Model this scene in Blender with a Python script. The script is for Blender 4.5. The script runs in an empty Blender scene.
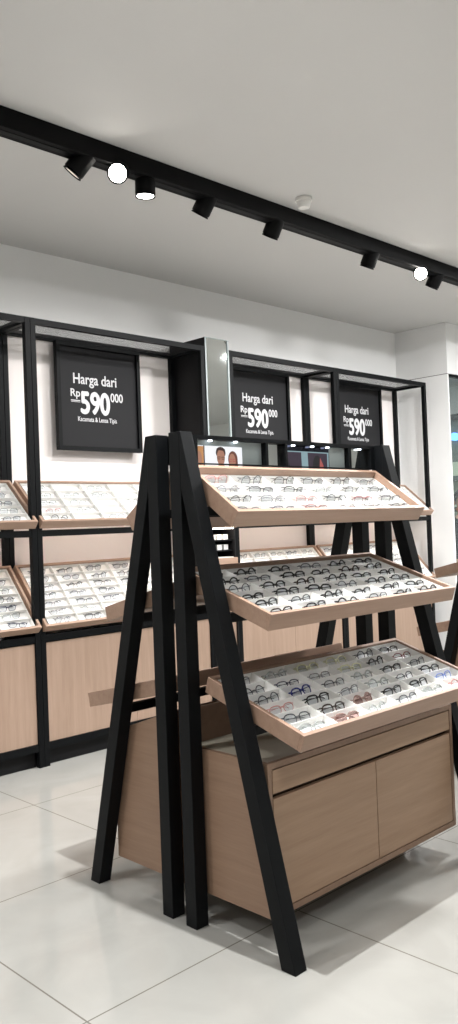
import bpy, bmesh, math, random
from mathutils import Matrix, Vector
random.seed(7)
C = bpy.context.scene.collection
sc = bpy.context.scene
PI = math.pi

# ------------------------------------------------------------------ materials
def nodemat(name):
    m = bpy.data.materials.new(name); m.use_nodes = True
    nt = m.node_tree
    return m, nt, nt.nodes, nt.links, nt.nodes['Principled BSDF']
def s2l(c):
    return tuple(((x/255)/12.92 if x/255 <= .04045 else ((x/255+.055)/1.055)**2.4) for x in c)+(1,)
def plain(name, rgb, rough=.5, spec=.5, metal=0, noise=.04, nscale=30, bump=0):
    m, nt, N, L, B = nodemat(name)
    base = s2l(rgb)
    tc = N.new('ShaderNodeTexCoord'); nz = N.new('ShaderNodeTexNoise'); nz.inputs['Scale'].default_value = nscale
    L.new(tc.outputs['Object'], nz.inputs['Vector'])
    mx = N.new('ShaderNodeMix'); mx.data_type = 'RGBA'
    mx.inputs[6].default_value = tuple(x*(1-noise) for x in base[:3])+(1,)
    mx.inputs[7].default_value = tuple(min(1, x*(1+noise)) for x in base[:3])+(1,)
    L.new(nz.outputs['Fac'], mx.inputs[0]); L.new(mx.outputs[2], B.inputs['Base Color'])
    B.inputs['Roughness'].default_value = rough; B.inputs['Metallic'].default_value = metal
    B.inputs['Specular IOR Level'].default_value = spec
    if bump:
        bp = N.new('ShaderNodeBump'); bp.inputs['Strength'].default_value = bump; bp.inputs['Distance'].default_value = .002
        L.new(nz.outputs['Fac'], bp.inputs['Height']); L.new(bp.outputs['Normal'], B.inputs['Normal'])
    return m
def wood(name, c1, c2, axis, rough=.45):
    m, nt, N, L, B = nodemat(name)
    tc = N.new('ShaderNodeTexCoord'); mp = N.new('ShaderNodeMapping')
    s = [22, 22, 22]; s[axis] = 1.1
    mp.inputs['Scale'].default_value = s
    L.new(tc.outputs['Object'], mp.inputs['Vector'])
    n1 = N.new('ShaderNodeTexNoise'); n1.inputs['Scale'].default_value = 1.6; n1.inputs['Detail'].default_value = 5
    n1.inputs['Distortion'].default_value = .35
    L.new(mp.outputs[0], n1.inputs['Vector'])
    n2 = N.new('ShaderNodeTexNoise'); n2.inputs['Scale'].default_value = 9; n2.inputs['Detail'].default_value = 3
    L.new(mp.outputs[0], n2.inputs['Vector'])
    ad = N.new('ShaderNodeMath'); ad.operation = 'MULTIPLY_ADD'; ad.inputs[1].default_value = .35
    L.new(n2.outputs['Fac'], ad.inputs[0]); 
    m2 = N.new('ShaderNodeMath'); m2.operation = 'MULTIPLY'; m2.inputs[1].default_value = .65
    L.new(n1.outputs['Fac'], m2.inputs[0]); L.new(m2.outputs[0], ad.inputs[2])
    cr = N.new('ShaderNodeValToRGB'); cr.color_ramp.elements[0].position = .3; cr.color_ramp.elements[1].position = .7
    cr.color_ramp.elements[0].color = s2l(c1); cr.color_ramp.elements[1].color = s2l(c2)
    L.new(ad.outputs[0], cr.inputs[0]); L.new(cr.outputs[0], B.inputs['Base Color'])
    B.inputs['Roughness'].default_value = rough; B.inputs['Specular IOR Level'].default_value = .3
    return m
def emis(name, rgb, st):
    m, nt, N, L, B = nodemat(name)
    B.inputs['Base Color'].default_value = (0, 0, 0, 1)
    B.inputs['Emission Color'].default_value = s2l(rgb); B.inputs['Emission Strength'].default_value = st
    return m
def glassy(name, rgb, alpha, rough=.08):
    m, nt, N, L, B = nodemat(name)
    tr = N.new('ShaderNodeBsdfTransparent'); tr.inputs[0].default_value = s2l(rgb)
    mx = N.new('ShaderNodeMixShader'); mx.inputs[0].default_value = alpha
    L.new(tr.outputs[0], mx.inputs[1]); L.new(B.outputs[0], mx.inputs[2])
    B.inputs['Base Color'].default_value = s2l(rgb); B.inputs['Roughness'].default_value = rough
    L.new(mx.outputs[0], N['Material Output'].inputs[0])
    return m
def tile_mat():
    m, nt, N, L, B = nodemat('polished_porcelain_tile')
    tc = N.new('ShaderNodeTexCoord'); sp = N.new('ShaderNodeSeparateXYZ'); L.new(tc.outputs['Object'], sp.inputs[0])
    def line(out, off, per):
        a = N.new('ShaderNodeMath'); a.operation = 'SUBTRACT'; L.new(out, a.inputs[0]); a.inputs[1].default_value = off
        b = N.new('ShaderNodeMath'); b.operation = 'DIVIDE'; L.new(a.outputs[0], b.inputs[0]); b.inputs[1].default_value = per
        f = N.new('ShaderNodeMath'); f.operation = 'PINGPONG'; L.new(b.outputs[0], f.inputs[0]); f.inputs[1].default_value = .5
        g = N.new('ShaderNodeMath'); g.operation = 'LESS_THAN'; L.new(f.outputs[0], g.inputs[0]); g.inputs[1].default_value = .003
        return g
    g1 = line(sp.outputs[0], 1.459, .98); g2 = line(sp.outputs[1], 2.195, .96)
    mx = N.new('ShaderNodeMath'); mx.operation = 'MAXIMUM'; L.new(g1.outputs[0], mx.inputs[0]); L.new(g2.outputs[0], mx.inputs[1])
    nz = N.new('ShaderNodeTexNoise'); nz.inputs['Scale'].default_value = 2.2; nz.inputs['Detail'].default_value = 6; nz.inputs['Distortion'].default_value = 1.2
    L.new(tc.outputs['Object'], nz.inputs['Vector'])
    cr = N.new('ShaderNodeValToRGB'); cr.color_ramp.elements[0].position = .35; cr.color_ramp.elements[1].position = .7
    cr.color_ramp.elements[0].color = s2l((154, 153, 148)); cr.color_ramp.elements[1].color = s2l((164, 163, 158))
    L.new(nz.outputs['Fac'], cr.inputs[0])
    mm = N.new('ShaderNodeMix'); mm.data_type = 'RGBA'; L.new(mx.outputs[0], mm.inputs[0]); L.new(cr.outputs[0], mm.inputs[6])
    mm.inputs[7].default_value = s2l((112, 108, 101)); L.new(mm.outputs[2], B.inputs['Base Color'])
    B.inputs['Roughness'].default_value = .09; B.inputs['Specular IOR Level'].default_value = .5
    return m
def mesh_mat():
    m, nt, N, L, B = nodemat('perforated_black_metal')
    tc = N.new('ShaderNodeTexCoord'); sp = N.new('ShaderNodeSeparateXYZ'); L.new(tc.outputs['Object'], sp.inputs[0])
    def cell(o):
        a = N.new('ShaderNodeMath'); a.operation = 'MULTIPLY'; a.inputs[1].default_value = 2*PI/.022; L.new(o, a.inputs[0])
        b = N.new('ShaderNodeMath'); b.operation = 'SINE'; L.new(a.outputs[0], b.inputs[0]); return b
    a, b = cell(sp.outputs[0]), cell(sp.outputs[1])
    s = N.new('ShaderNodeMath'); s.operation = 'MULTIPLY'; L.new(a.outputs[0], s.inputs[0]); L.new(b.outputs[0], s.inputs[1])
    ab = N.new('ShaderNodeMath'); ab.operation = 'ABSOLUTE'; L.new(s.outputs[0], ab.inputs[0])
    g = N.new('ShaderNodeMath'); g.operation = 'GREATER_THAN'; g.inputs[1].default_value = .2; L.new(ab.outputs[0], g.inputs[0])
    tr = N.new('ShaderNodeBsdfTransparent'); mx = N.new('ShaderNodeMixShader')
    L.new(g.outputs[0], mx.inputs[0]); L.new(B.outputs[0], mx.inputs[1]); L.new(tr.outputs[0], mx.inputs[2])
    B.inputs['Base Color'].default_value = s2l((46, 46, 48)); B.inputs['Roughness'].default_value = .5
    L.new(mx.outputs[0], N['Material Output'].inputs[0])
    return m

def lensmat(name, rgb):
    m, nt, N, L, B = nodemat(name)
    tr = N.new('ShaderNodeBsdfTransparent'); tr.inputs[0].default_value = s2l(rgb)
    gl = N.new('ShaderNodeBsdfGlossy'); gl.inputs['Roughness'].default_value = .1; gl.inputs[0].default_value = (.8, .8, .8, 1)
    mx = N.new('ShaderNodeMixShader'); mx.inputs[0].default_value = .05; L.new(tr.outputs[0], mx.inputs[1]); L.new(gl.outputs[0], mx.inputs[2])
    L.new(mx.outputs[0], N['Material Output'].inputs[0]); return m
M = dict(
    wall=plain('white_wall_paint', (240, 240, 239), .85, .2, noise=.015, nscale=4),
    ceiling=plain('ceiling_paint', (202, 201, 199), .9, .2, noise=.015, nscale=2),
    bulkhead=plain('bulkhead_paint', (236, 236, 235), .85, .2, noise=.015, nscale=4),
    panel=plain('white_back_panel', (236, 230, 227), .55, .4, noise=.015, nscale=5),
    floor=tile_mat(), mesh=mesh_mat(),
    black=plain('matt_black_steel', (8, 10, 12), .5, .14, noise=.12, nscale=60, bump=.05),
    black2=plain('black_laminate', (10, 10, 12), .6, .25, noise=.1, nscale=20),
    signblack=plain('black_sign_board', (18, 18, 21), .7, .35, noise=.06, nscale=12),
    track=plain('black_track_metal', (5, 5, 6), .6, .12, noise=.1, nscale=50),
    oak=wood('oak_veneer_along', (156, 129, 111), (174, 147, 129), 0),
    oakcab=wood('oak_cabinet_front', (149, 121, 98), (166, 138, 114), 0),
    oakside=wood('oak_cabinet_side_shaded', (128, 102, 84), (143, 117, 97), 1),  # side oak darker than the front, its shade put into the colour
    oaktray=wood('oak_tray_edge', (143, 116, 98), (160, 132, 114), 0),
    oakdoor=wood('pale_oak_wall_door', (148, 125, 108), (165, 141, 124), 2),
    dark=plain('shadow_gap_brown', (62, 46, 36), .7, .2),
    greytop=plain('grey_laminate_top', (168, 163, 148), .4, .4, noise=.03),
    white=plain('white_acrylic_insert', (236, 235, 232), .35, .5, noise=.01),
    letter=plain('white_vinyl_lettering', (205, 205, 207), .5, .3, noise=.02),
    mirror=plain('silvered_mirror', (222, 226, 224), .03, .5, 1, noise=.005),
    darkmirror=plain('darkened_mirror', (60, 62, 74), .06, .5, .9, noise=.02),
    chrome=plain('polished_edge_metal', (205, 205, 205), .25, .5, .9),
    plastic=plain('white_plastic', (226, 224, 220), .4, .4),
    skin=plain('skin', (205, 155, 128), .5, .4), hair=plain('black_hair', (22, 19, 20), .5, .4, noise=.2, nscale=80),
    shirt=plain('black_shirt_cloth', (24, 24, 27), .8, .2, noise=.15), trousers=plain('dark_trouser_cloth', (34, 35, 42), .8, .2),
    glasswall=glassy('clear_partition_glass', (240, 246, 246), .04, .02),
    backroom=plain('grey_green_back_room_paint', (186, 190, 190), .8, .2), sage=plain('grey_green_wall_panel', (112, 124, 118), .7, .2), shelfgreen=plain('pale_green_shelf_back', (214, 222, 200), .6, .3), shelfdark=plain('dark_shelf_board', (74, 88, 84), .6, .3), beam=plain('dark_beam_paint', (40, 44, 48), .7, .2),
    led=emis('led_strip_glow', (255, 243, 232), 26), lamp=emis('lit_lamp_face', (255, 250, 242), 40),
    lampdim=emis('half_hidden_lamp_face', (255, 246, 232), .8), blue=emis('blue_screen_glow', (96, 160, 255), 4),
    reflwhite=emis('reflection_white_glow', (246, 247, 250), 1.05), pskin=emis('reflection_skin_print', (196, 142, 118), .75),  # glowing print colours for what the header mirrors reflect
    phair=emis('reflection_hair_print', (70, 46, 42), .7), phair2=emis('reflection_auburn_hair_print', (122, 74, 62), .75),
    porange=emis('reflection_amber_print', (222, 160, 104), .75), pdark=emis('reflection_dark_print', (34, 34, 40), .6),
    pplum=emis('reflection_plum_print', (62, 50, 66), .8), pteal=emis('reflection_pale_teal_print', (150, 180, 188), .8),
    pred=emis('reflection_red_print', (190, 96, 92), .8), mirrored_lamp=emis('mirrored_lamp_glow', (236, 244, 255), 5),
    greyback=plain('grey_green_header_panel', (150, 160, 160), .35, .5),
    lens=lensmat('clear_spectacle_lens', (244, 246, 248)), lensgrey=lensmat('smoke_spectacle_lens', (222, 206, 204)),
)
FR = {  # spectacle frame colours
    'black': plain('black_acetate', (20, 20, 23), .25, .6), 'dark grey': plain('dark_grey_metal', (62, 64, 70), .3, .6, .4),
    'dark brown': plain('dark_brown_acetate', (52, 38, 32), .25, .6), 'blue': plain('blue_acetate', (28, 38, 112), .25, .6),
    'clear': glassy('clear_acetate', (226, 228, 226), .3, .15), 'pink': plain('pink_acetate', (196, 140, 134), .3, .5),
    'pale yellow': plain('yellow_clear_acetate', (218, 217, 184), .25, .5), 'dark red': plain('dark_red_acetate', (120, 38, 44), .25, .6),
    'silver': plain('silver_wire', (160, 160, 165), .25, .5, .9), 'rose': plain('rose_brown_acetate', (150, 124, 116), .25, .5),
    'light blue': plain('pale_blue_acetate', (120, 146, 214), .3, .5), 'navy': plain('navy_acetate', (38, 44, 72), .25, .6),
}

# ------------------------------------------------------------------ helpers
def bx(bm, x0, x1, y0, y1, z0, z1, mat=None, mi=0):
    vs = [Vector((x, y, z)) for x in (x0, x1) for y in (y0, y1) for z in (z0, z1)]
    if mat is not None: vs = [mat @ v for v in vs]
    v = [bm.verts.new(p) for p in vs]
    for q in ((0, 1, 3, 2), (4, 6, 7, 5), (0, 4, 5, 1), (2, 3, 7, 6), (0, 2, 6, 4), (1, 5, 7, 3)):
        f = bm.faces.new([v[i] for i in q]); f.material_index = mi
def prism_x(bm, pts, x0, x1, mi=0):          # polygon in (y,z) swept along x
    a = [bm.verts.new((x0, y, z)) for y, z in pts]; b = [bm.verts.new((x1, y, z)) for y, z in pts]
    n = len(pts)
    for f in [bm.faces.new(a), bm.faces.new(b[::-1])] + [bm.faces.new((a[i], b[i], b[(i+1) % n], a[(i+1) % n])) for i in range(n)]:
        f.material_index = mi
def tube(bm, pts, r, n=6, closed=False, flat=1.0, mi=0):
    pts = [Vector(p) for p in pts]; rings = []; m = len(pts)
    for i, p in enumerate(pts):
        if closed: t = pts[(i+1) % m]-pts[i-1]
        else: t = pts[min(i+1, m-1)]-pts[max(i-1, 0)]
        t.normalize()
        ref = Vector((0, 1, 0)) if abs(t.y) < .9 else Vector((0, 0, 1))
        a = t.cross(ref).normalized(); b = t.cross(a).normalized()
        rr = r[i] if isinstance(r, (list, tuple)) else r
        rings.append([bm.verts.new(p + a*math.cos(2*PI*k/n)*rr + b*math.sin(2*PI*k/n)*rr*flat) for k in range(n)])
    for i in range(m if closed else m-1):
        A, Bq = rings[i], rings[(i+1) % m]
        for k in range(n):
            f = bm.faces.new((A[k], A[(k+1) % n], Bq[(k+1) % n], Bq[k])); f.smooth = True; f.material_index = mi
    if not closed:
        for q in (rings[0], rings[-1][::-1]):
            f = bm.faces.new(q); f.material_index = mi
def cyl(bm, r0, r1, z0, z1, n=24, mat=Matrix(), cap=True, mi=0):
    a = [bm.verts.new(mat @ Vector((r0*math.cos(2*PI*k/n), r0*math.sin(2*PI*k/n), z0))) for k in range(n)]
    b = [bm.verts.new(mat @ Vector((r1*math.cos(2*PI*k/n), r1*math.sin(2*PI*k/n), z1))) for k in range(n)]
    for k in range(n):
        f = bm.faces.new((a[k], a[(k+1) % n], b[(k+1) % n], b[k])); f.smooth = True; f.material_index = mi
    if cap:
        for q in (a[::-1], b):
            f = bm.faces.new(q); f.material_index = mi
def link(name, bm, mats, parent=None, bevel=0, recalc=True):
    if parent is not None:
        off = parent.get('_o'); 
        if off is not None: bmesh.ops.translate(bm, verts=bm.verts, vec=-Vector(off))
    if recalc: bmesh.ops.recalc_face_normals(bm, faces=bm.faces)
    me = bpy.data.meshes.new(name); bm.to_mesh(me); bm.free()
    for m in (mats if isinstance(mats, (list, tuple)) else [mats]): me.materials.append(m)
    o = bpy.data.objects.new(name, me); C.objects.link(o)
    if parent is not None:
        o.parent = parent
        if parent.get('_o') is not None: o['_o'] = parent['_o']
    if bevel:
        b = o.modifiers.new('bevel', 'BEVEL'); b.width = bevel; b.segments = 2; b.limit_method = 'ANGLE'
    return o
def thing(name, label, cat, loc=(0, 0, 0), group=None):
    o = bpy.data.objects.new(name, None); C.objects.link(o); o.location = loc; o.empty_display_size = .1
    o['label'] = label; o['category'] = cat; o['_o'] = tuple(float(v) for v in loc)
    if group: o['group'] = group
    return o
def tag(o, label, cat, group=None):
    o['label'] = label; o['category'] = cat
    if group: o['group'] = group
    return o
def struct(name, bm, m, bevel=0):
    o = link(name, bm, m, None, bevel); o['kind'] = 'structure'; return o
def dup(root, loc, label):
    r = root.copy(); C.objects.link(r); r.location = loc; r['label'] = label
    for ch in list(root.children):
        c = ch.copy(); C.objects.link(c); c.parent = r
        for g in ch.children:
            d = g.copy(); C.objects.link(d); d.parent = c
    return r
def B1(*a, **k):
    bm = bmesh.new(); bx(bm, *a, **k); return bm

# ------------------------------------------------------------------ the room
YW, XR, ZC = 5.15, 7.63, 3.49
YG = 4.53
X0R, X1R, Y0R = -4.0, 11.5, -5.0
struct('floor', B1(X0R-.2, X1R+.2, Y0R-.2, 8.7, -.1, 0), M['floor'])
struct('ceiling', B1(X0R-.2, X1R+.2, Y0R-.2, 8.7, ZC, ZC+.1), M['ceiling'])
struct('wall_back', B1(X0R-.2, XR, YW, YW+.15, 0, ZC), M['wall'])
struct('wall_left', B1(X0R-.2, X0R, Y0R, YW, 0, ZC), M['wall'])
struct('wall_front', B1(X0R, X1R, Y0R-.2, Y0R, 0, ZC), M['wall'])
struct('wall_right', B1(X1R, X1R+.2, Y0R, 8.5, 0, ZC), M['wall'])
# return wall: lower panel and bulkhead with a fine joint between them
struct('wall_return', B1(XR, XR+.02, YG, YW+.15, 0, 2.962), M['wall'])
struct('trim_1', B1(XR+.004, XR+.02, YG+.004, YW, 2.962, 2.968), M['dark'])
struct('wall_bulkhead', B1(XR, X1R, YG, YG+.12, 2.968, ZC), M['bulkhead'])
struct('wall_bulkhead_side', B1(XR, XR+.10, YG+.12, YW+.15, 2.968, ZC), M['bulkhead'])
# glazed partition and the room beyond
win = link('window_1', B1(XR+.031, X1R, YG+.01, YG+.022, .03, 2.94), M['glasswall']); win['kind'] = 'structure'
bm = bmesh.new()
bx(bm, XR+.021, XR+.03, YG+.002, YG+.05, 0, 2.965); bx(bm, XR+.03, X1R, YG+.004, YG+.05, 2.94, 2.965); bx(bm, XR+.03, X1R, YG+.004, YG+.05, 0, .03)
struct('trim_2', bm, M['black'])
struct('wall_far', B1(XR-.5, X1R, 8.5, 8.7, 0, ZC), M['backroom'])
struct('wall_far_side', B1(XR-.6, XR-.5, YW+.15, 8.7, 0, ZC), M['backroom'])
struct('trim_3', B1(X1R-.16, X1R, 4.9, 8.5, 2.97, 3.05), M['beam'])
struct('wall_right_panel', B1(X1R-.06, X1R-.001, 4.9, 8.5, 2.33, 2.97), M['sage'])

# ------------------------------------------------------------------ slanted trays
def frame_m(x, y0, z0, y1, z1):
    """local x along the tray, y up the slope, z normal to it; origin at front bottom left corner of the tray's top edge"""
    v = Vector((0, y1-y0, z1-z0)).normalized(); xx = Vector((1, 0, 0)) if y1 > y0 else Vector((-1, 0, 0))
    n = xx.cross(v)
    m = Matrix.Identity(4)
    for i, a in enumerate((xx, v, n)):
        for k in range(3): m[k][i] = a[k]
    m.translation = Vector((x, y0, z0))
    return m
def tray(parent, x0, x1, y0, z0, y1, z1, h=.06, rows=6, cols=6, mat='oaktray', xin=None, rec=.01, t=.018):
    """wooden tray whose rim runs (y0,z0) front -> (y1,z1) back. Returns matrix and cell centres"""
    rev = y1 < y0
    m = frame_m(x1 if rev else x0, y0, z0, y1, z1)
    W = x1-x0; Lg = math.hypot(y1-y0, z1-z0)
    bm = bmesh.new()
    bx(bm, 0, W, 0, t, -h, 0, m); bx(bm, 0, W, Lg-t, Lg, -h, 0, m)
    bx(bm, 0, t, t, Lg-t, -h, 0, m); bx(bm, W-t, W, t, Lg-t, -h, 0, m)
    bx(bm, t, W-t, t, Lg-t, -h, -h+.008, m)
    tr = link('tray', bm, M[mat], parent, .0015)
    a0, a1 = (t+.002, W-t-.002) if xin is None else xin
    b0, b1 = t+.002, Lg-t-.002
    bm = bmesh.new(); fl = -.028-rec; top = -rec; w = .003
    bx(bm, a0, a1, b0, b1, fl-.006, fl, m)
    cw = (a1-a0)/cols; rh = (b1-b0)/rows
    for i in range(cols+1):
        x = a0+i*cw; bx(bm, max(a0, x-w/2), min(a1, x+w/2), b0, b1, fl, top, m)
    for j in range(rows+1):
        y = b0+j*rh; bx(bm, a0, a1, max(b0, y-w/2), min(b1, y+w/2), fl, top-.001, m)
    link('tray_insert', bm, M['white'], tr)
    cells = {(j, i): (a0+(i+.5)*cw, b0+(j+.24)*rh, fl) for j in range(rows) for i in range(cols)}
    return m, cells, tr

# ------------------------------------------------------------------ eyeglasses
def rim_curve(cx, shape, n):
    pts = []
    for k in range(n):
        a = 2*PI*k/n; c, s = math.cos(a), math.sin(a)
        if shape == 'round': hw, hh, e = .0235, .0215, 2.0
        elif shape == 'square': hw, hh, e = .0275, .0185, 3.6
        elif shape == 'browline': hw, hh, e = .027, .0195, 2.7
        else: hw, hh, e = .0275, .0155, 2.8
        r = (abs(c)**e+abs(s)**e)**(-1/e)
        x, z = hw*r*c, hh*r*s
        if s < 0 and shape != 'round': x *= 1-.12*abs(s)
        pts.append((cx+x, -.012*abs((cx+x)/.07)**2*0+.006*((cx+x)/.07)**2, z+.0215))
    return pts
def front_bm(bm, shape, thick, n=20, k=6, mi=0):
    for sg in (-1, 1):
        c = rim_curve(sg*.035, shape, n)
        rr = [thick*(1.25 if p[2] > .024 else .8) for p in c]
        tube(bm, c, rr, k, True, 1.0, mi)
        tube(bm, [(sg*.060, .005, .031), (sg*.068, .007, .032), (sg*.0705, .012, .032)], thick*1.2, k, False, 1, mi)
    tube(bm, [(-.0125, .0005, .026), (-.006, -.001, .0295), (.006, -.001, .0295), (.0125, .0005, .026)], thick*1.1, k, False, 1, mi)
def lens_bm(bm, sg, shape, n=20, mi=0):
    c = rim_curve(sg*.035, shape, n)
    f = bm.faces.new([bm.verts.new((x, y+.0006, z)) for x, y, z in c]); f.material_index = mi
    f = bm.faces.new([bm.verts.new((x, y-.0006, z)) for x, y, z in c][::-1]); f.material_index = mi
def temple_bm(bm, sg, thick, k=5, mi=0):
    d = .016 if sg > 0 else .022
    tube(bm, [(sg*.0705, .012, .032), (sg*.069, d, .0315), (sg*.03, d+.002, .030), (-sg*.03, d+.004, .027), (-sg*.052, d+.004, .024), (-sg*.062, d+.005, .018)],
         [thick, thick, thick*.9, thick*.9, thick*1.1, thick*1.2], k, False, 1, mi)
ORD = ['first', 'second', 'third', 'fourth', 'fifth', 'sixth', 'seventh', 'eighth']
proto = {}
def get_proto(shape, col, thick, tint):
    k = (shape, col, thick, tint)
    if k not in proto:
        d = {}
        for nm, fn, mt in (('frame_front', lambda b: front_bm(b, shape, thick), FR[col]),
                           ('lensL', lambda b: lens_bm(b, -1, shape), M['lensgrey'] if tint else M['lens']),
                           ('lensR', lambda b: lens_bm(b, 1, shape), M['lensgrey'] if tint else M['lens']),
                           ('templeL', lambda b: temple_bm(b, -1, thick*.85), FR[col]), ('templeR', lambda b: temple_bm(b, 1, thick*.85), FR[col])):
            bm = bmesh.new(); fn(bm)
            me = bpy.data.meshes.new(nm); bm.to_mesh(me); bm.free(); me.materials.append(mt); d[nm] = me
        bm = bmesh.new(); front_bm(bm, shape, thick, 14, 4); 
        for sg in (-1, 1): lens_bm(bm, sg, shape, 14, 1); temple_bm(bm, sg, thick*.85, 4)
        me = bpy.data.meshes.new('eyeglasses'); bm.to_mesh(me); bm.free(); me.materials.append(FR[col]); me.materials.append(M['lensgrey'] if tint else M['lens'])
        d['all'] = me
        proto[k] = d
    return proto[k]
SH = {'round': 'round', 'square': 'square', 'browline': 'wide', 'slim': 'slim'}
def glasses(mat, cell, col, shape, thick, label_tail, group, full, tint=False, lean=22):
    p = get_proto(shape, col, thick, tint)
    s = random.uniform(.95, 1.03)
    X = mat @ Matrix.Translation(Vector(cell)+Vector((random.uniform(-.01, .01), random.uniform(-.004, .004), .0012))) @ \
        Matrix.Rotation(math.radians(random.uniform(-7, 7)), 4, 'Z') @ Matrix.Rotation(math.radians(-lean+random.uniform(-7, 7)), 4, 'X') @ Matrix.Scale(s, 4)
    lab = f"{'tinted' if tint else 'thick' if thick > .0022 else 'thin'} {col} {SH[shape]} eyeglasses, {label_tail}"
    if full:
        r = bpy.data.objects.new('eyeglasses', None); r.empty_display_size = .02
    else:
        r = bpy.data.objects.new('eyeglasses', p['all'])
    C.objects.link(r); r.matrix_world = X; r['label'] = lab; r['category'] = 'glasses'; r['group'] = group
    if full:
        for nm, key in (('frame_front', 'frame_front'), ('lens', 'lensL'), ('lens', 'lensR'), ('temple', 'templeL'), ('temple', 'templeR')):
            o = bpy.data.objects.new(nm, p[key]); C.objects.link(o); o.parent = r
    return r

# ------------------------------------------------------------------ A-frame display stands
YC = 2.4675
LX0, LX1 = 2.07, 3.42           # outer faces of the two end frames
TRAYS = [(1.865, .782, 2.332, .933, 6), (1.994, 1.183, 2.46, 1.342, 6), (2.136, 1.547, 2.405, 1.737, 4)]
TRAYS_REAR = [(1.813, .782, 2.280, .886, 6), (1.963, 1.167, 2.425, 1.285, 6), (2.136, 1.547, 2.385, 1.722, 4)]
def poly_leg(pts, x0, x1, sg):
    bm = bmesh.new(); prism_x(bm, [(YC+sg*d, z) for d, z in pts], x0, x1); return bm
def make_stand(sg, label, dx=0.0, wedge=False, header_full=True, loc_y=None):
    """sg=-1: trays face the camera side (-Y); sg=+1: trays face the wall"""
    root = thing('display_stand', label, 'display stand', (LX0+dx, YC+sg*.3, 0), 'A-frame eyewear display stands')
    Yd = lambda d: YC+sg*d
    for xa, xb in ((LX0+dx, LX0+dx+.06), (LX1+dx-.06, LX1+dx)):
        link('upright_leg', poly_leg([(.0375, 0), (.098, 0), (.098, 1.858), (.0375, 1.858)], xa, xb, sg), M['black'], root, .002)
        link('slanted_leg', poly_leg([(.519, 0), (.582, 0), (.104, 1.858), (.098, 1.858), (.098, 1.64)], xa+.0003, xb-.0003, sg), M['black'], root, .002)
    tset = TRAYS if sg < 0 else TRAYS_REAR
    for (y0, z0, y1, z1, rows) in tset:                             # black rail under each tray, from end frame to end frame
        zr = z0-.03; d = .519-.2565*zr+.014
        sl = (z1-z0)/(y1-y0); zt = z0+sl*((YC-d)-y0)-.068*math.sqrt(1+sl*sl)-.03*sl
        bm = bmesh.new(); ya_, yb_ = sorted((Yd(d), Yd(d+.03)))
        bx(bm, LX0+dx+.06, LX1+dx-.06, ya_, yb_, zt-.038, zt-.004); link('cross_rail', bm, M['black'], root)
    xs0, xs1 = LX0+dx+.068, LX1+dx-.06-.006
    out = []
    for k, (y0, z0, y1, z1, rows) in enumerate(tset):
        d0, d1 = YC-y0, YC-y1
        W = xs1-xs0
        xin = (.02, .02+1.176) if k != 1 else (.02, .02+1.17)
        if sg > 0: xin = (W-xin[1], W-xin[0])
        out.append(tray(root, xs0, xs1, Yd(d0), z0, Yd(d1), z1, .068 if k == 2 else .062, rows, 6, 'oaktray', xin, (.008, .014, .030)[k]))
    # header with inset mirrors and glowing flat prints that paint mirror reflections
    ya, yb = sorted((Yd(.035), Yd(.082)))
    bm = bmesh.new()
    yf = Yd(.056); yf2 = Yd(.022)
    f0, f1 = sorted((yf, yf2))
    X = lambda v: v+dx
    bx(bm, X(2.13), X(3.36), min(Yd(.008), Yd(.022)), max(Yd(.008), Yd(.022)), 1.66, 1.856)
    bx(bm, X(2.13), X(3.36), f0, f1, 1.840, 1.856)
    bx(bm, X(2.13), X(3.36), f0, f1, 1.742, 1.746)
    Q = lambda v: v*1.0167+dx
    for a, b in ((2.095, 2.166), (2.548, 2.562), (2.668, 2.682), (3.105, 3.125), (3.275, 3.304)):
        bx(bm, Q(a), Q(b), f0, f1, 1.745, 1.840)
    hd = link('header_frame', bm, M['black'], root)
    if header_full:
        yp = Yd(.028)
        def flat(pts_xz, depth, mi, bm):
            vs = [bm.verts.new((Q(x), yp-depth, z)) for x, z in pts_xz]; f = bm.faces.new(vs); f.material_index = mi
        def ell(cx, cz, rx, rz, a0=0, a1=2*PI, n=16):
            return [(cx+rx*math.cos(a0+(a1-a0)*k/n), cz+rz*math.sin(a0+(a1-a0)*k/n)) for k in range(n + (0 if a1-a0 >= 2*PI-.01 else 1))]
        link('grey_panel', B1(Q(2.166), Q(2.548), yp, yp+.004, 1.70, 1.84), M['greyback'], hd)
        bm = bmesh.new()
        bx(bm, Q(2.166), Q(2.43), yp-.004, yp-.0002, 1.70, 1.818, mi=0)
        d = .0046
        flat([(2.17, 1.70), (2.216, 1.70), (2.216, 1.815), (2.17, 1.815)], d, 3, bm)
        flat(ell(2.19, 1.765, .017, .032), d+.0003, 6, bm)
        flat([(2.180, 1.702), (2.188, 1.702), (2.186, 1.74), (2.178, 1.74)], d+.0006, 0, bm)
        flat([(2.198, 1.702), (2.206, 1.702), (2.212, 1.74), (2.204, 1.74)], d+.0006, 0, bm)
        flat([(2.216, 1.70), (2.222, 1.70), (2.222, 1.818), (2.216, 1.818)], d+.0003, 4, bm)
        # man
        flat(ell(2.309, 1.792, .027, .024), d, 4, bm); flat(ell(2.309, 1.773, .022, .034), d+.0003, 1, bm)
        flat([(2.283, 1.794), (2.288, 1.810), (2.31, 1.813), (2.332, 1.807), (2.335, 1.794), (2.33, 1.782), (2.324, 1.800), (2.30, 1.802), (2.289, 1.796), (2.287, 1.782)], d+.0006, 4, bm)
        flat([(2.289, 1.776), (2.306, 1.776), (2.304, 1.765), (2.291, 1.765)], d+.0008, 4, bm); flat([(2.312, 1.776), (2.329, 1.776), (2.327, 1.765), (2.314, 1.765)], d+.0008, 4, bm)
        flat([(2.28, 1.70), (2.338, 1.70), (2.327, 1.743), (2.295, 1.743)], d+.0001, 1, bm)
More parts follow.
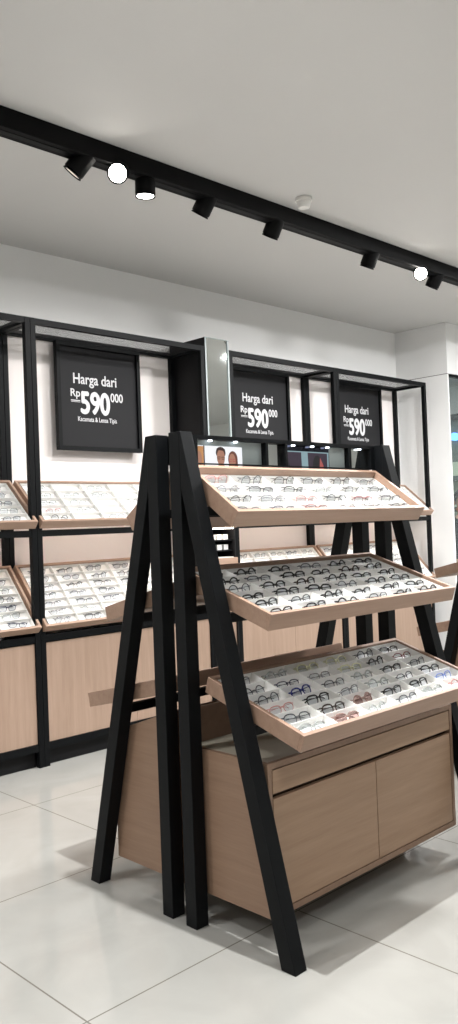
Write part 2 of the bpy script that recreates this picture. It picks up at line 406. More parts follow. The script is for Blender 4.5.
        # woman
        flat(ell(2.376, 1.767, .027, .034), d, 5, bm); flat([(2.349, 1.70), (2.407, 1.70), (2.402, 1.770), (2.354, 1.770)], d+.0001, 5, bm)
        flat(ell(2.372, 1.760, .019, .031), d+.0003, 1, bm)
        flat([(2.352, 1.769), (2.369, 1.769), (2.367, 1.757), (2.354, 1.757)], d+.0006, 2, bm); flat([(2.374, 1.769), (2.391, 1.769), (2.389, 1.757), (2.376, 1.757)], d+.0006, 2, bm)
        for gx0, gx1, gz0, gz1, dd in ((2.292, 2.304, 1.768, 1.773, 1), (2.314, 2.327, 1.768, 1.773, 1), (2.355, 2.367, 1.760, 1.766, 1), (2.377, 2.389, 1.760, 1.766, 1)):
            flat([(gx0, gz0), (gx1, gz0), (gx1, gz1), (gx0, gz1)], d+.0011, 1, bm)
        link('painted_reflection', bm, [M['reflwhite'], M['pskin'], M['pred'], M['porange'], M['phair'], M['phair2'], M['pskin']], hd, recalc=False)  # mirrored picture of two people, painted as a glowing flat print
        link('mirror', B1(Q(2.562), Q(2.668), yp-.004, yp, 1.70, 1.84), M['mirror'], hd)
        link('darkened_mirror_panel', B1(Q(2.682), Q(3.105), yp, yp+.004, 1.70, 1.84), M['darkmirror'], hd)  # mirror coloured dark to stand in for a dark reflection
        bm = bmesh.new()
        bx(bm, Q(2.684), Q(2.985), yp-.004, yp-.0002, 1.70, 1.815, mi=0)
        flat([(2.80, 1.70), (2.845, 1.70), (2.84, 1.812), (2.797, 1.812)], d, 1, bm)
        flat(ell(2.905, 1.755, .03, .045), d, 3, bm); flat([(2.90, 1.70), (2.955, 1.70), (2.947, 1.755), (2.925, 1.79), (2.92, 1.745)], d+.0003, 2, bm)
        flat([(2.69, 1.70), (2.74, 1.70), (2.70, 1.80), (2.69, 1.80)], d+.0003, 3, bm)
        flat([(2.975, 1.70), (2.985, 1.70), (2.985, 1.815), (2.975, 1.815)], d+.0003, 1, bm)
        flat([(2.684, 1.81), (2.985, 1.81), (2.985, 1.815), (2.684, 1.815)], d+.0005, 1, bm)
        link('dark_painted_reflection', bm, [M['pplum'], M['pteal'], M['pred'], M['pdark']], hd, recalc=False)  # dark mirrored scene painted as a glowing flat print
        link('grey_panel', B1(Q(2.992), Q(3.104), yp-.003, yp, 1.70, 1.84), M['greyback'], hd)
        link('mirror', B1(Q(3.125), Q(3.275), yp-.004, yp, 1.70, 1.84), M['mirror'], hd)
        for lx in (2.245, 2.385, 2.735, 2.862, 2.968, 3.205):
            bm = bmesh.new(); cyl(bm, .009, .009, 1.834, 1.8405, 12, Matrix.Translation((Q(lx), yp-.014, 0)))
            link('mirrored_lamp_disc', bm, M['mirrored_lamp'], hd)  # glowing discs stand in for lamps reflected in the header mirrors
    # cabinet hanging between the end frames
    ca, cb = LX0+dx+.07, LX1+dx-.066
    z0, z1 = .112, .655
    dF, dB = .425 if sg < 0 else .47, .002
    y0, y1 = sorted((Yd(dF), Yd(dB)))
    bm = bmesh.new()
    if wedge:
        pts = [(dF, z0), (dF, .642), (.04, .79), (dB, .79), (dB, z0)]
    else:
        pts = [(dF, z0), (dF, z1), (dB, z1), (dB, z0)]
    P = [(Yd(d), z) for d, z in pts]
    prism_x(bm, P, ca, ca+.02); prism_x(bm, P, cb-.02, cb)
    yb0, yb1 = sorted((Yd(dB), Yd(.02)))
    bx(bm, ca+.02, cb-.02, yb0, yb1, z0, .79 if wedge else z1-.02)
    bx(bm, ca+.02, cb-.02, y0, y1, z0, z0+.022)
    yt0, yt1 = sorted((Yd(dF), Yd(dF-.02)))
    if not wedge: bx(bm, ca+.02, cb-.02, yt0, yt1, z1-.022, z1)
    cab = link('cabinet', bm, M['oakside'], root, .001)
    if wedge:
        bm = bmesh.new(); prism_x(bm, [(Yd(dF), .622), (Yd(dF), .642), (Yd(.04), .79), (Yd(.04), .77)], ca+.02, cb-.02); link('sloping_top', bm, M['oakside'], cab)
    else:
        t0, t1 = sorted((Yd(dF-.02), Yd(.004)))
        link('cabinet_top', B1(ca+.02, cb-.02, t0, t1, z1-.02, z1-.001), M['greytop'], cab)
    bk0, bk1 = sorted((Yd(dF-.03), Yd(dF-.045)))
    link('recess_panel', B1(ca+.02, cb-.02, bk0, bk1, z0+.022, z1-.022), M['dark'], cab)
    f0, f1 = sorted((Yd(dF-.001), Yd(dF-.02)))
    xm = (ca+cb)/2+.025
    top = .61 if wedge else z1-.026
    link('drawer', B1(ca+.024, cb-.024, f0, f1, .545, top), M['oakcab'], cab, .001)
    link('door', B1(ca+.024, xm-.002, f0, f1, z0+.026, .528), M['oakcab'], cab, .001)
    link('door', B1(xm+.002, cb-.024, f0, f1, z0+.026, .528), M['oakcab'], cab, .001)
    return root, out

st1, tr1 = make_stand(-1, 'near A-frame display stand with three oak trays facing the camera over a two-door cabinet')
st2, tr2 = make_stand(1, 'near A-frame display stand standing back to back behind the front one, trays facing wall', 0, True, False)
st3, tr3 = make_stand(1, 'far A-frame display stand cut off by the right edge, its tray ends showing', 2.60, True, False)

# what lies in the three trays of the near stand: row 0 = front
T3 = [['navy', 'rose', 'clear', 'dark grey', 'clear', 'pink'],
      ['dark grey', 'dark brown', 'rose', 'black', 'black', 'light blue'],
      ['pink', 'black', 'silver', 'clear', 'dark grey', 'black'],
      ['dark grey', 'blue', 'dark grey', 'clear', 'black', 'dark grey'],
      ['dark grey', 'navy', 'silver', 'pale yellow', 'black', 'dark red'],
      ['silver', 'clear', 'pale yellow', 'pale yellow', 'dark grey', 'black']]
T3[0] = ['clear', 'rose', 'clear', 'dark grey', 'clear', 'pink']
T2 = [['dark brown', 'black', 'black', 'dark grey', 'black', 'dark brown'],
      ['black', 'dark grey', 'black', 'black', 'black', 'black'],
      ['black', 'black', 'black', 'dark grey', 'black', 'black'],
      ['dark grey', 'black', 'dark brown', 'black', 'black', 'black'],
      ['black', 'dark grey', 'black', 'black', 'dark brown', 'black'],
      ['dark brown', 'black', 'black', 'dark grey', 'black', 'black']]
T1 = [['dark grey', 'navy', 'dark red', 'silver', 'silver', 'dark grey'],
      ['black', 'silver', 'pink', 'black', 'dark red', 'dark grey'],
      ['silver', 'dark grey', 'black', 'clear', 'black', 'dark grey'],
      ['pink', 'dark grey', 'dark brown', 'black', 'dark brown', 'silver']]
shapes = ['round', 'browline', 'square', 'slim', 'browline', 'round', 'square']
for tn, (T, (mat, cells, tro)) in zip(('lowest', 'middle', 'top'), zip((T3, T2, T1), tr1)):
    rows = len(T)
    for (j, i), c in cells.items():
        if tn == 'top': c = (c[0], c[1], c[2]+.007)
        col = T[j][i]
        shp = shapes[(i*3+j*2+len(tn)) % 7]
        th = .0026 if col in ('black', 'dark brown', 'blue', 'clear', 'rose', 'pale yellow') and tn != 'top' else .0017 if tn != 'top' else .00125
        glasses(mat, c, col, shp, th, f"{ORD[j]} row from front, {ORD[i]} from left, {tn} stand tray",
                f'eyeglasses in the {tn} tray of the front stand', True, tint=(col == 'rose'), lean=(38, 33, 20)[('lowest', 'middle', 'top').index(tn)])

# ------------------------------------------------------------------ rack along the wall
YF = 4.71
def add_post(bm, x0, x1, y0, y1, z1=2.885): bx(bm, x0, x1, y0, y1, 0, z1)
wall_trays = {}
def rack(X0, X1, label, key, cols, trays=True):
    root = thing('wall_rack', label, 'display rack', (X0, YF, 0), 'black steel racks along the wall')
    p = .038; YB0, YB1 = 5.065, 5.103
    for x in (X0, X1-p):
        link('front_post', B1(x, x+p, YF, YF+p, 0, 2.885), M['black'], root, .002)
        link('rear_post', B1(x, x+p, YB0, YB1, 0, 2.885), M['black'], root, .002)
        link('side_rail', B1(x+.002, x+p-.002, YF+p, YB0, 2.845, 2.883), M['black'], root)
        for z in (1.468, .80, .12): link('side_rail', B1(x+.005, x+p-.005, YF+p, YB0, z, z+.035), M['black'], root)
    for y in (YF, YB0):
        link('top_rail', B1(X0+p, X1-p, y+.001, y+p-.001, 2.846, 2.884), M['black'], root)
    link('front_rail', B1(X0+p, X1-p, YF+.003, YF+.045, 1.470, 1.512), M['black'], root)
    link('front_rail', B1(X0+p, X1-p, YF+.003, YF+.045, .795, .838), M['black'], root)
    link('front_rail', B1(X0+p, X1-p, YF+.003, YF+.045, .105, .15), M['black'], root)
    link('perforated_top', B1(X0+p, X1-p, YF+p, YB0, 2.862, 2.866), M['mesh'], root)
    link('back_panel', B1(X0+.002, X1-.002, YB1+.002, YB1+.02, .1, 2.846), M['panel'], root)
    link('led_strip', B1(X0+.06, X1-.06, 4.765, 4.78, 1.492, 1.500), M['led'], root)
    mU = tray(root, X0+.015, X1-.015, 4.665, 1.568, 5.0, 1.852, .06, 5, cols, 'oak', (.035, X1-X0-.065))
    mL = tray(root, X0+.015, X1-.015, 4.665, .897, 5.03, 1.285, .055, 7, cols, 'oak', (.035, X1-X0-.065))
    wall_trays[key] = (mU, mL)
    zc0, zc1 = .15, .79
    cb = link('cupboard', B1(X0+.03, X1-.03, YF+.055, YB0-.01, .12, .79), M['black2'], root)
    xm = (X0+X1)/2
    link('door', B1(X0+p+.002, xm-.0015, YF+.012, YF+.032, .152, .787), M['oakdoor'], cb)
    link('door', B1(xm+.0015, X1-p-.002, YF+.012, YF+.032, .152, .787), M['oakdoor'], cb)
    link('kickboard', B1(X0+p, X1-p, YF+.05, YF+.065, 0, .115), M['black2'], root)
    return root
rack(1.385, 2.882, 'black steel wall rack at the left edge, its two trays cut off by the frame', 'a', 6)
rack(2.884, 4.405, 'black steel wall rack under the leftmost price sign, between corner posts and mirror pillar', 'b', 6)
rack(4.675, 6.028, 'black steel wall rack under the middle price sign, right of the mirror pillar', 'c', 6)
rack(6.030, 7.505, 'black steel wall rack under the rightmost price sign, ending at the white wall', 'd', 6)

# mirror pillar between the racks
mp = thing('mirror_pillar', 'tall black pillar with a narrow mirror front rising above the wall racks', 'mirror', (4.41, YF, 0))
bm = bmesh.new()
bx(bm, 4.410, 4.424, YF-.002, 5.12, 0, 2.955); bx(bm, 4.656, 4.670, YF-.002, 5.12, 0, 2.955)
bx(bm, 4.424, 4.656, 5.10, 5.12, 0, 2.955); bx(bm, 4.424, 4.656, YF+.012, 5.10, 2.935, 2.955); bx(bm, 4.424, 4.656, YF+.012, YF+.03, 1.75, 2.935)
link('pillar_body', bm, M['black2'], mp)
link('mirror', B1(4.426, 4.654, YF+.004, YF+.012, 1.75, 2.953), M['mirror'], mp)
bm = bmesh.new()
bx(bm, 4.412, 4.426, YF-.004, YF+.012, 1.75, 2.957); bx(bm, 4.654, 4.668, YF-.004, YF+.012, 1.75, 2.957); bx(bm, 4.426, 4.654, YF-.004, YF+.012, 2.953, 2.957)
link('mirror_edge', bm, M['greyback'], mp)
link('shelf_board', B1(4.424, 4.656, YF-.03, 5.10, 1.48, 1.53), M['oak'], mp)
link('led_strip', B1(4.44, 4.64, YF-.01, YF+.02, 1.472, 1.479), M['led'], mp)
link('shelf', B1(4.424, 4.656, YF+.02, 5.10, 1.375, 1.385), M['black'], mp)
link('shelf', B1(4.424, 4.656, YF+.02, 5.10, 1.295, 1.305), M['black'], mp)
link('drawer', B1(4.424, 4.656, YF-.03, 5.08, 1.19, 1.245), M['oak'], mp)
link('drawer_liner', B1(4.44, 4.64, YF+.0, 5.06, 1.2455, 1.2505), M['white'], mp)
link('door', B1(4.426, 4.654, YF+.012, YF+.03, .152, 1.15), M['oakdoor'], mp)
for j, z in enumerate((1.3055, 1.3855)):
    for i in range(3):
        o = link('lens_cloth_box', B1(-.025, .025, -.03, .03, 0, .042), M['white'], None, .003)
        o.location = (4.47+.07*i, YF+.08, z)
        tag(o, f"small white box, {('left', 'middle', 'right')[i]} of three on the {('lower', 'upper')[j]} black shelf of mirror pillar", 'box', 'small boxes on the pillar shelves')

# ------------------------------------------------------------------ price signs
def text_mesh(bm, s, x, z, h, y, width, extrude=.001, bold=.0):
    cu = bpy.data.curves.new('t', 'FONT'); cu.body = s; cu.size = 1; cu.extrude = 0
    o = bpy.data.objects.new('t', cu); C.objects.link(o)
    me = bpy.data.meshes.new_from_object(o.evaluated_get(bpy.context.evaluated_depsgraph_get()))
    bpy.data.objects.remove(o)
    xs = [v.co.x for v in me.vertices]; w = max(xs)-min(xs); x0 = min(xs)
    b2 = bmesh.new(); b2.from_mesh(me)
    for v in b2.verts:
        v.co = Vector((x+(v.co.x-x0)/w*width, y, z+v.co.y*h))
    me2 = bpy.data.meshes.new('tmp'); b2.to_mesh(me2); b2.free()
    q = bold*h*.9
    for k, (ox, oz) in enumerate(((-q, 0), (q, 0), (0, q), (0, -q), (-q*.7, q*.7), (q*.7, -q*.7), (0, 0))):
        me3 = me2.copy()
        for v in me3.vertices: v.co += Vector((ox, -k*.00005, oz))
        bm.from_mesh(me3)
KS = 1.052
def sign(x_, label):
    # hangs from the rear rail, just in front of the white back panel
    y = 5.035; X0 = x_*KS; Zk = lambda z: 1.5+(z-1.5)*KS
    W = .705*KS; Z0, Z1 = Zk(2.045), 2.845
    root = thing('price_sign', label, 'sign', (X0, y, Z0), 'hanging black price signs')
    bm = bmesh.new(); t = .03
    bx(bm, X0, X0+W, y-.02, y+.02, Z0, Z0+t); bx(bm, X0, X0+W, y-.02, y+.02, Z1-t, Z1)
    bx(bm, X0, X0+t, y-.02, y+.02, Z0+t, Z1-t); bx(bm, X0+W-t, X0+W, y-.02, y+.02, Z0+t, Z1-t)
    link('sign_frame', bm, M['black'], root, .001)
    b = link('sign_board', B1(X0+t, X0+W-t, y, y+.015, Z0+t, Z1-t), M['signblack'], root)
    bm = bmesh.new(); yt = y-.0012
    def T(txt, dx_, z, h, w, bold): text_mesh(bm, txt, X0+dx_*KS, Zk(z), h*KS, yt, w*KS, bold=bold)
    T('Harga dari', .14, 2.505, .10, .36, .018)
    T('Rp', .115, 2.415, .074, .075, .018)
    bx(bm, X0+.115*KS, X0+.19*KS, yt-.0005, yt, Zk(2.384), Zk(2.390)); bx(bm, X0+.115*KS, X0+.19*KS, yt-.0005, yt, Zk(2.376), Zk(2.379))
    T('590', .198, 2.305, .21, .235, .035)
    T('000', .447, 2.398, .085, .105, .02)
    T('Kacamata & Lensa Tipis', .168, 2.248, .045, .325, .014)
    link('lettering', bm, M['letter'], b, recalc=False)
    return root
sign(3.11, 'black price sign hanging farthest left, between the posts and the tall mirror')
sign(4.745, 'black price sign hanging directly right of the tall mirror pillar')
sign(6.095, 'black price sign hanging farthest right, nearest the white corner wall')

# ------------------------------------------------------------------ ceiling track with spotlights
tk = thing('lighting_track', 'long black lighting track mounted on the ceiling in front of the wall racks', 'track', (3, 3.5, ZC))
bm = bmesh.new()
bx(bm, -3.5, 10.9, 3.458, 3.562, 3.392, ZC-.0005)
link('track_channel', bm, M['track'], tk, .003)
bm = bmesh.new(); bx(bm, -3.5, 10.9, 3.492, 3.528, 3.3895, 3.3925); link('track_slot', bm, M['black'], tk)
def spot(x, d, lit, label, power, cone=112, col=(1, .98, .96), soft=.05):
    d = Vector(d).normalized(); p = Vector((x, 3.52, 3.415))
    root = thing('track_spotlight', label, 'spotlight', tuple(p), 'spotlights on the black ceiling track')
    q = Vector((0, 0, -1)).rotation_difference(d).to_matrix().to_4x4()
    Mx = Matrix.Translation(p+Vector((0, 0, -.015))) @ q
    bm = bmesh.new()
    cyl(bm, .055, .055, -.085, .03, 28, Mx, True)
    # hollow mouth
    link('lamp_body', bm, M['track'], root, .002)
    bm = bmesh.new(); cyl(bm, .055, .048, -.097, -.085, 28, Mx, False); cyl(bm, .047, .047, -.097, -.085, 28, Mx, False); link('bezel', bm, M['track'], root)
    bm = bmesh.new(); cyl(bm, .046, .046, -.092, -.0855, 24, Mx, True); link('lamp_face', bm, M['lamp'] if lit else M['lampdim'], root)
    bm = bmesh.new(); bx(bm, p.x-.04, p.x+.04, p.y-.017, p.y+.017, 3.378, 3.392); link('track_adapter', bm, M['track'], root)
    if power:
        L = bpy.data.lights.new('spot_beam', 'SPOT'); L.energy = power; L.spot_size = math.radians(cone); L.spot_blend = 1.0; L.shadow_soft_size = soft; L.color = col
        o = bpy.data.objects.new('spot_beam', L); C.objects.link(o); o.matrix_world = Mx @ Matrix.Translation((0, 0, -.11))
SP = 76
spot(2.50, (-.5, .6, -.9), False, 'black track spotlight at far left of the track, tilted away from the bright lamp', SP*.6)
spot(2.73, (-.66, -.62, -.55), True, 'glaring lit track spotlight aimed at the camera, left of centre', 12)
spot(2.90, (0, .03, -1), True, 'lit track spotlight pointing straight down beside the glaring left lamp', SP*.5)
spot(3.36, (-.15, .7, -1), False, 'tilted black track spotlight midway between left lit pair and the ceiling smoke detector', SP)
spot(3.95, (.0, .65, -1), False, 'black track spotlight just below the round ceiling smoke detector', SP)
spot(4.97, (-.05, .5, -1), False, 'black track spotlight alone between the smoke detector and right glaring lamp', SP*.8)
spot(5.60, (-.7, -.45, -.5), True, 'glaring lit track spotlight aimed at the camera, near right edge', 12)
spot(5.83, (.0, .65, -1), False, 'black track spotlight at far right of the track, beside right glaring lamp', SP*.8)

sd = thing('smoke_detector', 'small round white smoke detector on the ceiling behind the track', 'smoke detector', (3.97, 3.30, ZC))
bm = bmesh.new(); cyl(bm, .052, .05, ZC-.022, ZC-.0005, 28, Matrix.Translation((3.97, 3.30, 0))); link('base_ring', bm, M['plastic'], sd, .002)
bm = bmesh.new(); cyl(bm, .036, .044, ZC-.062, ZC-.022, 28, Matrix.Translation((3.97, 3.30, 0))); link('sensor_dome', bm, M['plastic'], sd, .006)

# recessed downlights: one over the near stand, the rest unseen fill lamps added
def downlight(x, y, power, label, cone=None, size=.10, col=(1, 1, 1)):
    root = thing('ceiling_downlight_or_added_fill', label, 'ceiling light', (x, y, ZC), 'recessed ceiling downlight and added fill lights')
    Mx = Matrix.Translation((x, y, 0))
    bm = bmesh.new(); cyl(bm, .085, .085, ZC-.008, ZC-.0005, 32, Mx, False); cyl(bm, .065, .065, ZC-.008, ZC-.0005, 32, Mx, False)
    n = 32
    a = [bm.verts.new((x+.085*math.cos(2*PI*k/n), y+.085*math.sin(2*PI*k/n), ZC-.008)) for k in range(n)]
    b = [bm.verts.new((x+.065*math.cos(2*PI*k/n), y+.065*math.sin(2*PI*k/n), ZC-.008)) for k in range(n)]
    for k in range(n): bm.faces.new((a[k], a[(k+1) % n], b[(k+1) % n], b[k]))
    link('trim_ring', bm, M['plastic'], root)
    bm = bmesh.new(); cyl(bm, .064, .064, ZC-.004, ZC-.0006, 32, Mx, True); link('lamp_face', bm, M['lamp'], root)
    if cone:
        L = bpy.data.lights.new('downlight_or_fill_beam', 'SPOT'); L.spot_size = math.radians(cone); L.spot_blend = .35; L.shadow_soft_size = .02
    else:
        L = bpy.data.lights.new('downlight_or_fill_beam', 'AREA'); L.shape = 'DISK'; L.size = size
    L.energy = power; L.color = col
    o = bpy.data.objects.new('downlight_or_fill_beam', L); C.objects.link(o); o.location = (x, y, ZC-.012)
    return root
downlight(2.12, 2.03, 540, 'round recessed ceiling downlight directly above the near display stand', 100)
k = 0
names = [(0.4, 2.4), (0.4, 0.2), (2.6, 0.0), (4.8, 0.2), (7.0, 0.4), (9.2, 1.0), (-1.8, 2.4), (-1.8, 0.2), (0.4, -2.4), (3.0, -2.4), (6.0, -2.2), (9.0, -2.0)]  # unseen fill lamps, added for ambient bounce off the floor
for x, y in names:
    downlight(x, y, 60 if (x, y) in names[:3] else 240, f"added round ceiling fill light out of shot, {('over', 'behind')[y < 0]} the camera side of the shop", cone=68)

for x, y, pw in [(1.0, -.9, 50), (5.4, 2.3, 150), (8.3, 1.6, 95), (7.0, 2.5, 120), (3.4, .9, 22), (.2, 3.0, 40), (-1.6, 3.4, 75)]:  # lamps added out of view to lift walls and shaded trays
    downlight(x, y, pw, 'added wide ceiling fill light out of shot, softly brightening walls and trays', size=.3)

# ------------------------------------------------------------------ beyond the glass: shelf, screen glow and a person
sh = thing('shelving_unit', 'pale green backed shelving unit seen through the glass at the right edge', 'shelf', (11.3, 5.2, 0))
bm = bmesh.new()
for y in (5.2, 6.0, 6.8, 7.6, 8.2): bx(bm, 11.1, 11.44, y, y+.03, 0, 2.33)
link('side_panel', bm, M['plastic'], sh)
link('back_board', B1(11.44, 11.46, 5.2, 8.23, 0, 2.33), M['shelfgreen'], sh)
for z in (.1, .6, 1.1, 1.57, 2.03): link('shelf_board', B1(11.1, 11.44, 5.23, 8.2, z, z+.07), M['shelfdark'], sh)
bm = bmesh.new(); cyl(bm, .06, .06, -.03, .03, 20, Matrix.Rotation(PI/2, 4, 'Y')); bmesh.ops.translate(bm, verts=bm.verts, vec=(0, 0, 0))
o = link('wall_lamp', bm, M['blue']); o.location = (11.40, 6.69, 2.71)
tag(o, 'small round glowing blue lamp seen through the glass at right edge', 'lamp')
L = bpy.data.lights.new('back_room_light', 'AREA'); L.energy = 45; L.shape = 'DISK'; L.size = .5
o = bpy.data.objects.new('back_room_light', L); C.objects.link(o); o.location = (9.6, 6.2, ZC-.02)
bm = bmesh.new(); cyl(bm, .25, .25, ZC-.014, ZC-.001, 32, Matrix.Translation((9.6, 6.2, 0)))
o = link('ceiling_light', bm, M['lampdim']); tag(o, 'round flush ceiling light in the room behind the glass', 'ceiling light')

def skin_body(name, nodes, edges, mat, parent=None, root='pelvis', sub=2):
    names_ = list(nodes); me = bpy.data.meshes.new(name)
    me.from_pydata([nodes[n][0] for n in names_], [(names_.index(a), names_.index(b)) for a, b in edges], [])
    o = bpy.data.objects.new(name, me); C.objects.link(o); me.materials.append(mat)
    o.modifiers.new('skin', 'SKIN'); 
    for i, n in enumerate(names_):
        r = nodes[n][1]; r = r if isinstance(r, tuple) else (r, r)
        me.skin_vertices[0].data[i].radius = r; me.skin_vertices[0].data[i].use_root = (n == root)
    s = o.modifiers.new('sub', 'SUBSURF'); s.levels = sub; s.render_levels = sub
    if parent: o.parent = parent
    return o
px, py = 8.63, 5.0
pr_ = thing('person', 'person in black shirt with short black hair behind the glass at right edge', 'person', (px, py, 0)); 
nodes = dict(pelvis=((0, 0, .95), (.15, .11)), waist=((0, 0, 1.1), (.135, .10)), chest=((0, 0, 1.3), (.16, .115)), collar=((0, 0, 1.44), (.12, .08)),
             neck=((0, 0, 1.52), .05), head1=((0, -.01, 1.60), (.07, .08)), head2=((0, -.005, 1.68), (.08, .095)), head3=((0, 0, 1.745), (.055, .07)))
edges = [('pelvis', 'waist'), ('waist', 'chest'), ('chest', 'collar'), ('collar', 'neck'), ('neck', 'head1'), ('head1', 'head2'), ('head2', 'head3')]
for s, n in ((-1, 'l'), (1, 'r')):
    nodes.update({n+'sh': ((s*.18, 0, 1.41), .058), n+'el': ((s*.235, .02, 1.13), .042), n+'wr': ((s*.21, -.16, .98), .028), n+'pa': ((s*.2, -.23, .965), (.036, .02)),
                  n+'hip': ((s*.09, 0, .88), .085), n+'kn': ((s*.1, -.01, .5), .06), n+'an': ((s*.1, .02, .09), .04), n+'to': ((s*.11, -.13, .03), (.04, .03))})
    edges += [('collar', n+'sh'), (n+'sh', n+'el'), (n+'el', n+'wr'), (n+'wr', n+'pa'), ('pelvis', n+'hip'), (n+'hip', n+'kn'), (n+'kn', n+'an'), (n+'an', n+'to')]
    for f in range(4):
        a, b = f'{n}f{f}a', f'{n}f{f}b'; dx_ = (f-1.5)*.02
        nodes[a] = ((s*.2+dx_, -.285, .955), .009); nodes[b] = ((s*.2+dx_, -.31+.004*abs(f-1.5), .925), .007)
        edges += [(n+'pa', a), (a, b)]
    nodes[n+'t'] = ((s*.2-s*.05, -.225, .955), .011); nodes[n+'t2'] = ((s*.2-s*.062, -.26, .945), .009); edges += [(n+'wr', n+'t'), (n+'t', n+'t2')]
body = skin_body('body', nodes, edges, M['skin'], pr_)
# clothing and hair as separate pieces over the body
cl = dict(pelvis=((0, 0, .93), (.165, .125)), waist=((0, 0, 1.1), (.155, .12)), chest=((0, 0, 1.3), (.178, .133)), collar=((0, 0, 1.45), (.125, .09)))
ce = [('pelvis', 'waist'), ('waist', 'chest'), ('chest', 'collar')]
for s, n in ((-1, 'l'), (1, 'r')):
    cl.update({n+'sh': ((s*.18, 0, 1.41), .073), n+'el': ((s*.225, .015, 1.18), .062)}); ce += [('collar', n+'sh'), (n+'sh', n+'el')]
skin_body('shirt', cl, ce, M['shirt'], pr_)
cl = dict(pelvis=((0, 0, .95), (.16, .12))); ce = []
for s, n in ((-1, 'l'), (1, 'r')):
    cl.update({n+'hip': ((s*.09, 0, .85), .1), n+'kn': ((s*.1, -.01, .5), .078), n+'an': ((s*.1, .02, .09), .062)}); ce += [('pelvis', n+'hip'), (n+'hip', n+'kn'), (n+'kn', n+'an')]
skin_body('trousers', cl, ce, M['trousers'], pr_)
bm = bmesh.new()
bmesh.ops.create_uvsphere(bm, u_segments=24, v_segments=16, radius=1)
for v in bm.verts:
    c = v.co; v.co = Vector((c.x*.098, c.y*.112+.014, c.z*.105+1.715+(-.02 if c.y > .2 and c.z < 0 else 0)))
dele = [v for v in bm.verts if v.co.z < 1.70 and v.co.y < -.01]
bmesh.ops.delete(bm, geom=dele, context='VERTS')
o = link('hair', bm, M['hair']); o.parent = pr_
bm = bmesh.new()
for s in (-1, 1):
    bmesh.ops.create_uvsphere(bm, u_segments=10, v_segments=8, radius=.018, matrix=Matrix.Translation((s*.087, .005, 1.655)) @ Matrix.Diagonal((.5, 1, 1.6, 1)))
o = link('ear', bm, M['skin']); o.parent = pr_; 
bm = bmesh.new(); tube(bm, [(0, -.098, 1.685), (0, -.112, 1.655), (0, -.118, 1.64), (0, -.1, 1.632)], [.008, .011, .015, .01], 8)
o = link('nose', bm, M['skin']); o.parent = pr_
bm = bmesh.new(); tube(bm, [(-.024, -.085, 1.605), (-.01, -.094, 1.606), (.01, -.094, 1.606), (.024, -.085, 1.605)], [.003, .006, .006, .003], 8)
o = link('mouth', bm, FR['pink']); o.parent = pr_
for s in (-1, 1):
    bm = bmesh.new(); bmesh.ops.create_uvsphere(bm, u_segments=12, v_segments=8, radius=.011, matrix=Matrix.Translation((s*.03, -.086, 1.672)))
    o = link('eye', bm, M['hair']); o.parent = pr_

pr_.rotation_euler = (0, 0, math.radians(-60))
# ------------------------------------------------------------------ camera
F, yaw, pitch, roll = 840.08, .774383, .015392, -.037765
cy, sy, cp, sp, cr, sr = math.cos(yaw), math.sin(yaw), math.cos(pitch), math.sin(pitch), math.cos(roll), math.sin(roll)
fwd = Vector((sy*cp, cy*cp, sp)); right = Vector((cy, -sy, 0)); up = right.cross(fwd)
r2 = cr*right+sr*up; u2 = -sr*right+cr*up
cam = bpy.data.cameras.new('camera'); cam.sensor_fit = 'AUTO'; cam.sensor_width = 36; cam.lens = F/1024*36; cam.clip_start = .05
co = bpy.data.objects.new('camera', cam); C.objects.link(co)
m = Matrix.Identity(4)
for i, a in enumerate((r2, u2, -fwd)):
    for k in range(3): m[k][i] = a[k]
m.translation = (0, 0, 1.5); co.matrix_world = m
sc.camera = co

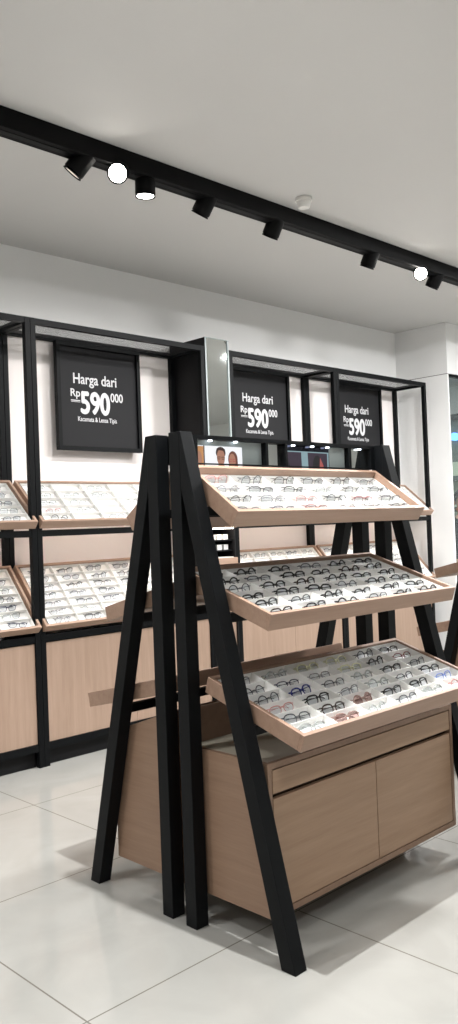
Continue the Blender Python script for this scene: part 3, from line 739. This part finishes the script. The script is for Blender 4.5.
# ------------------------------------------------------------------ eyeglasses in the wall trays: those the photograph shows
bpy.context.view_layer.update()
dg = bpy.context.evaluated_depsgraph_get()
def proj(p):
    v = p-Vector((0, 0, 1.5)); z = v.dot(fwd)
    return 229+F*v.dot(r2)/z, 512-F*v.dot(u2)/z
def seen(p):
    x, y = proj(p)
    if not (-12 < x < 462): return False
    o = Vector((0, 0, 1.5))
    for dxx in (-.05, 0, .05):
        t = p+Vector((dxx, 0, 0)); d = t-o; L_ = d.length
        hit, loc, nrm, idx, ob, mt = sc.ray_cast(dg, o, d.normalized(), distance=L_-.03)
        if not hit: return True
    return False
WC = ['black', 'dark grey', 'black', 'silver', 'dark brown', 'dark grey', 'black', 'clear', 'navy', 'dark grey', 'silver']
nm = {'a': 'wall rack at left edge', 'b': 'rack under left sign', 'c': 'rack under middle sign', 'd': 'rack under right sign'}
todo = []
for key, (mU, mL) in wall_trays.items():
    for lvl, (mat, cells, t_) in (('upper', mU), ('lower', mL)):
        for (j, i), c in cells.items():
            p = mat @ (Vector(c)+Vector((0, 0, .03)))
            if seen(p): todo.append((key, lvl, j, i, mat, c))
for key, lvl, j, i, mat, c in todo:
    rnd = random.random()
    if lvl == 'upper':
        if key == 'b':
            if rnd > .55 and (j, i) not in ((0, 0), (1, 0)): continue
            col = 'dark brown' if (j, i) == (0, 0) else ('pink' if (j, i) == (1, 0) else 'clear')
        elif key == 'a': col = random.choice(['dark grey', 'clear', 'silver', 'black'])
        else: col = random.choice(['clear', 'silver', 'pink'])
        th = .0015
    else:
        if key == 'b' and i == 0: col = random.choice(['silver', 'clear', 'silver'])
        elif key in 'cd': col = random.choice(['dark grey', 'silver', 'clear', 'dark grey'])
        else: col = random.choice(WC)
        th = .0019
    glasses(mat, c, col, shapes[(i*2+j*3) % 7], th, f"{ORD[j]} row, {ORD[i]} column, {lvl} tray, {nm[key]}",
            f'eyeglasses in the {lvl} tray of the {nm[key]}', False, lean=38)

# ------------------------------------------------------------------ world and view
w = bpy.data.worlds.new('world'); sc.world = w; w.use_nodes = True
w.node_tree.nodes['Background'].inputs[0].default_value = (.8, .82, .85, 1); w.node_tree.nodes['Background'].inputs[1].default_value = .3
vs = sc.view_settings; vs.view_transform = 'Standard'; vs.look = 'None'; vs.gamma = 1; vs.use_curve_mapping = False
vs.exposure = -0.05
for o in list(bpy.data.objects):
    if '_o' in o: del o['_o']
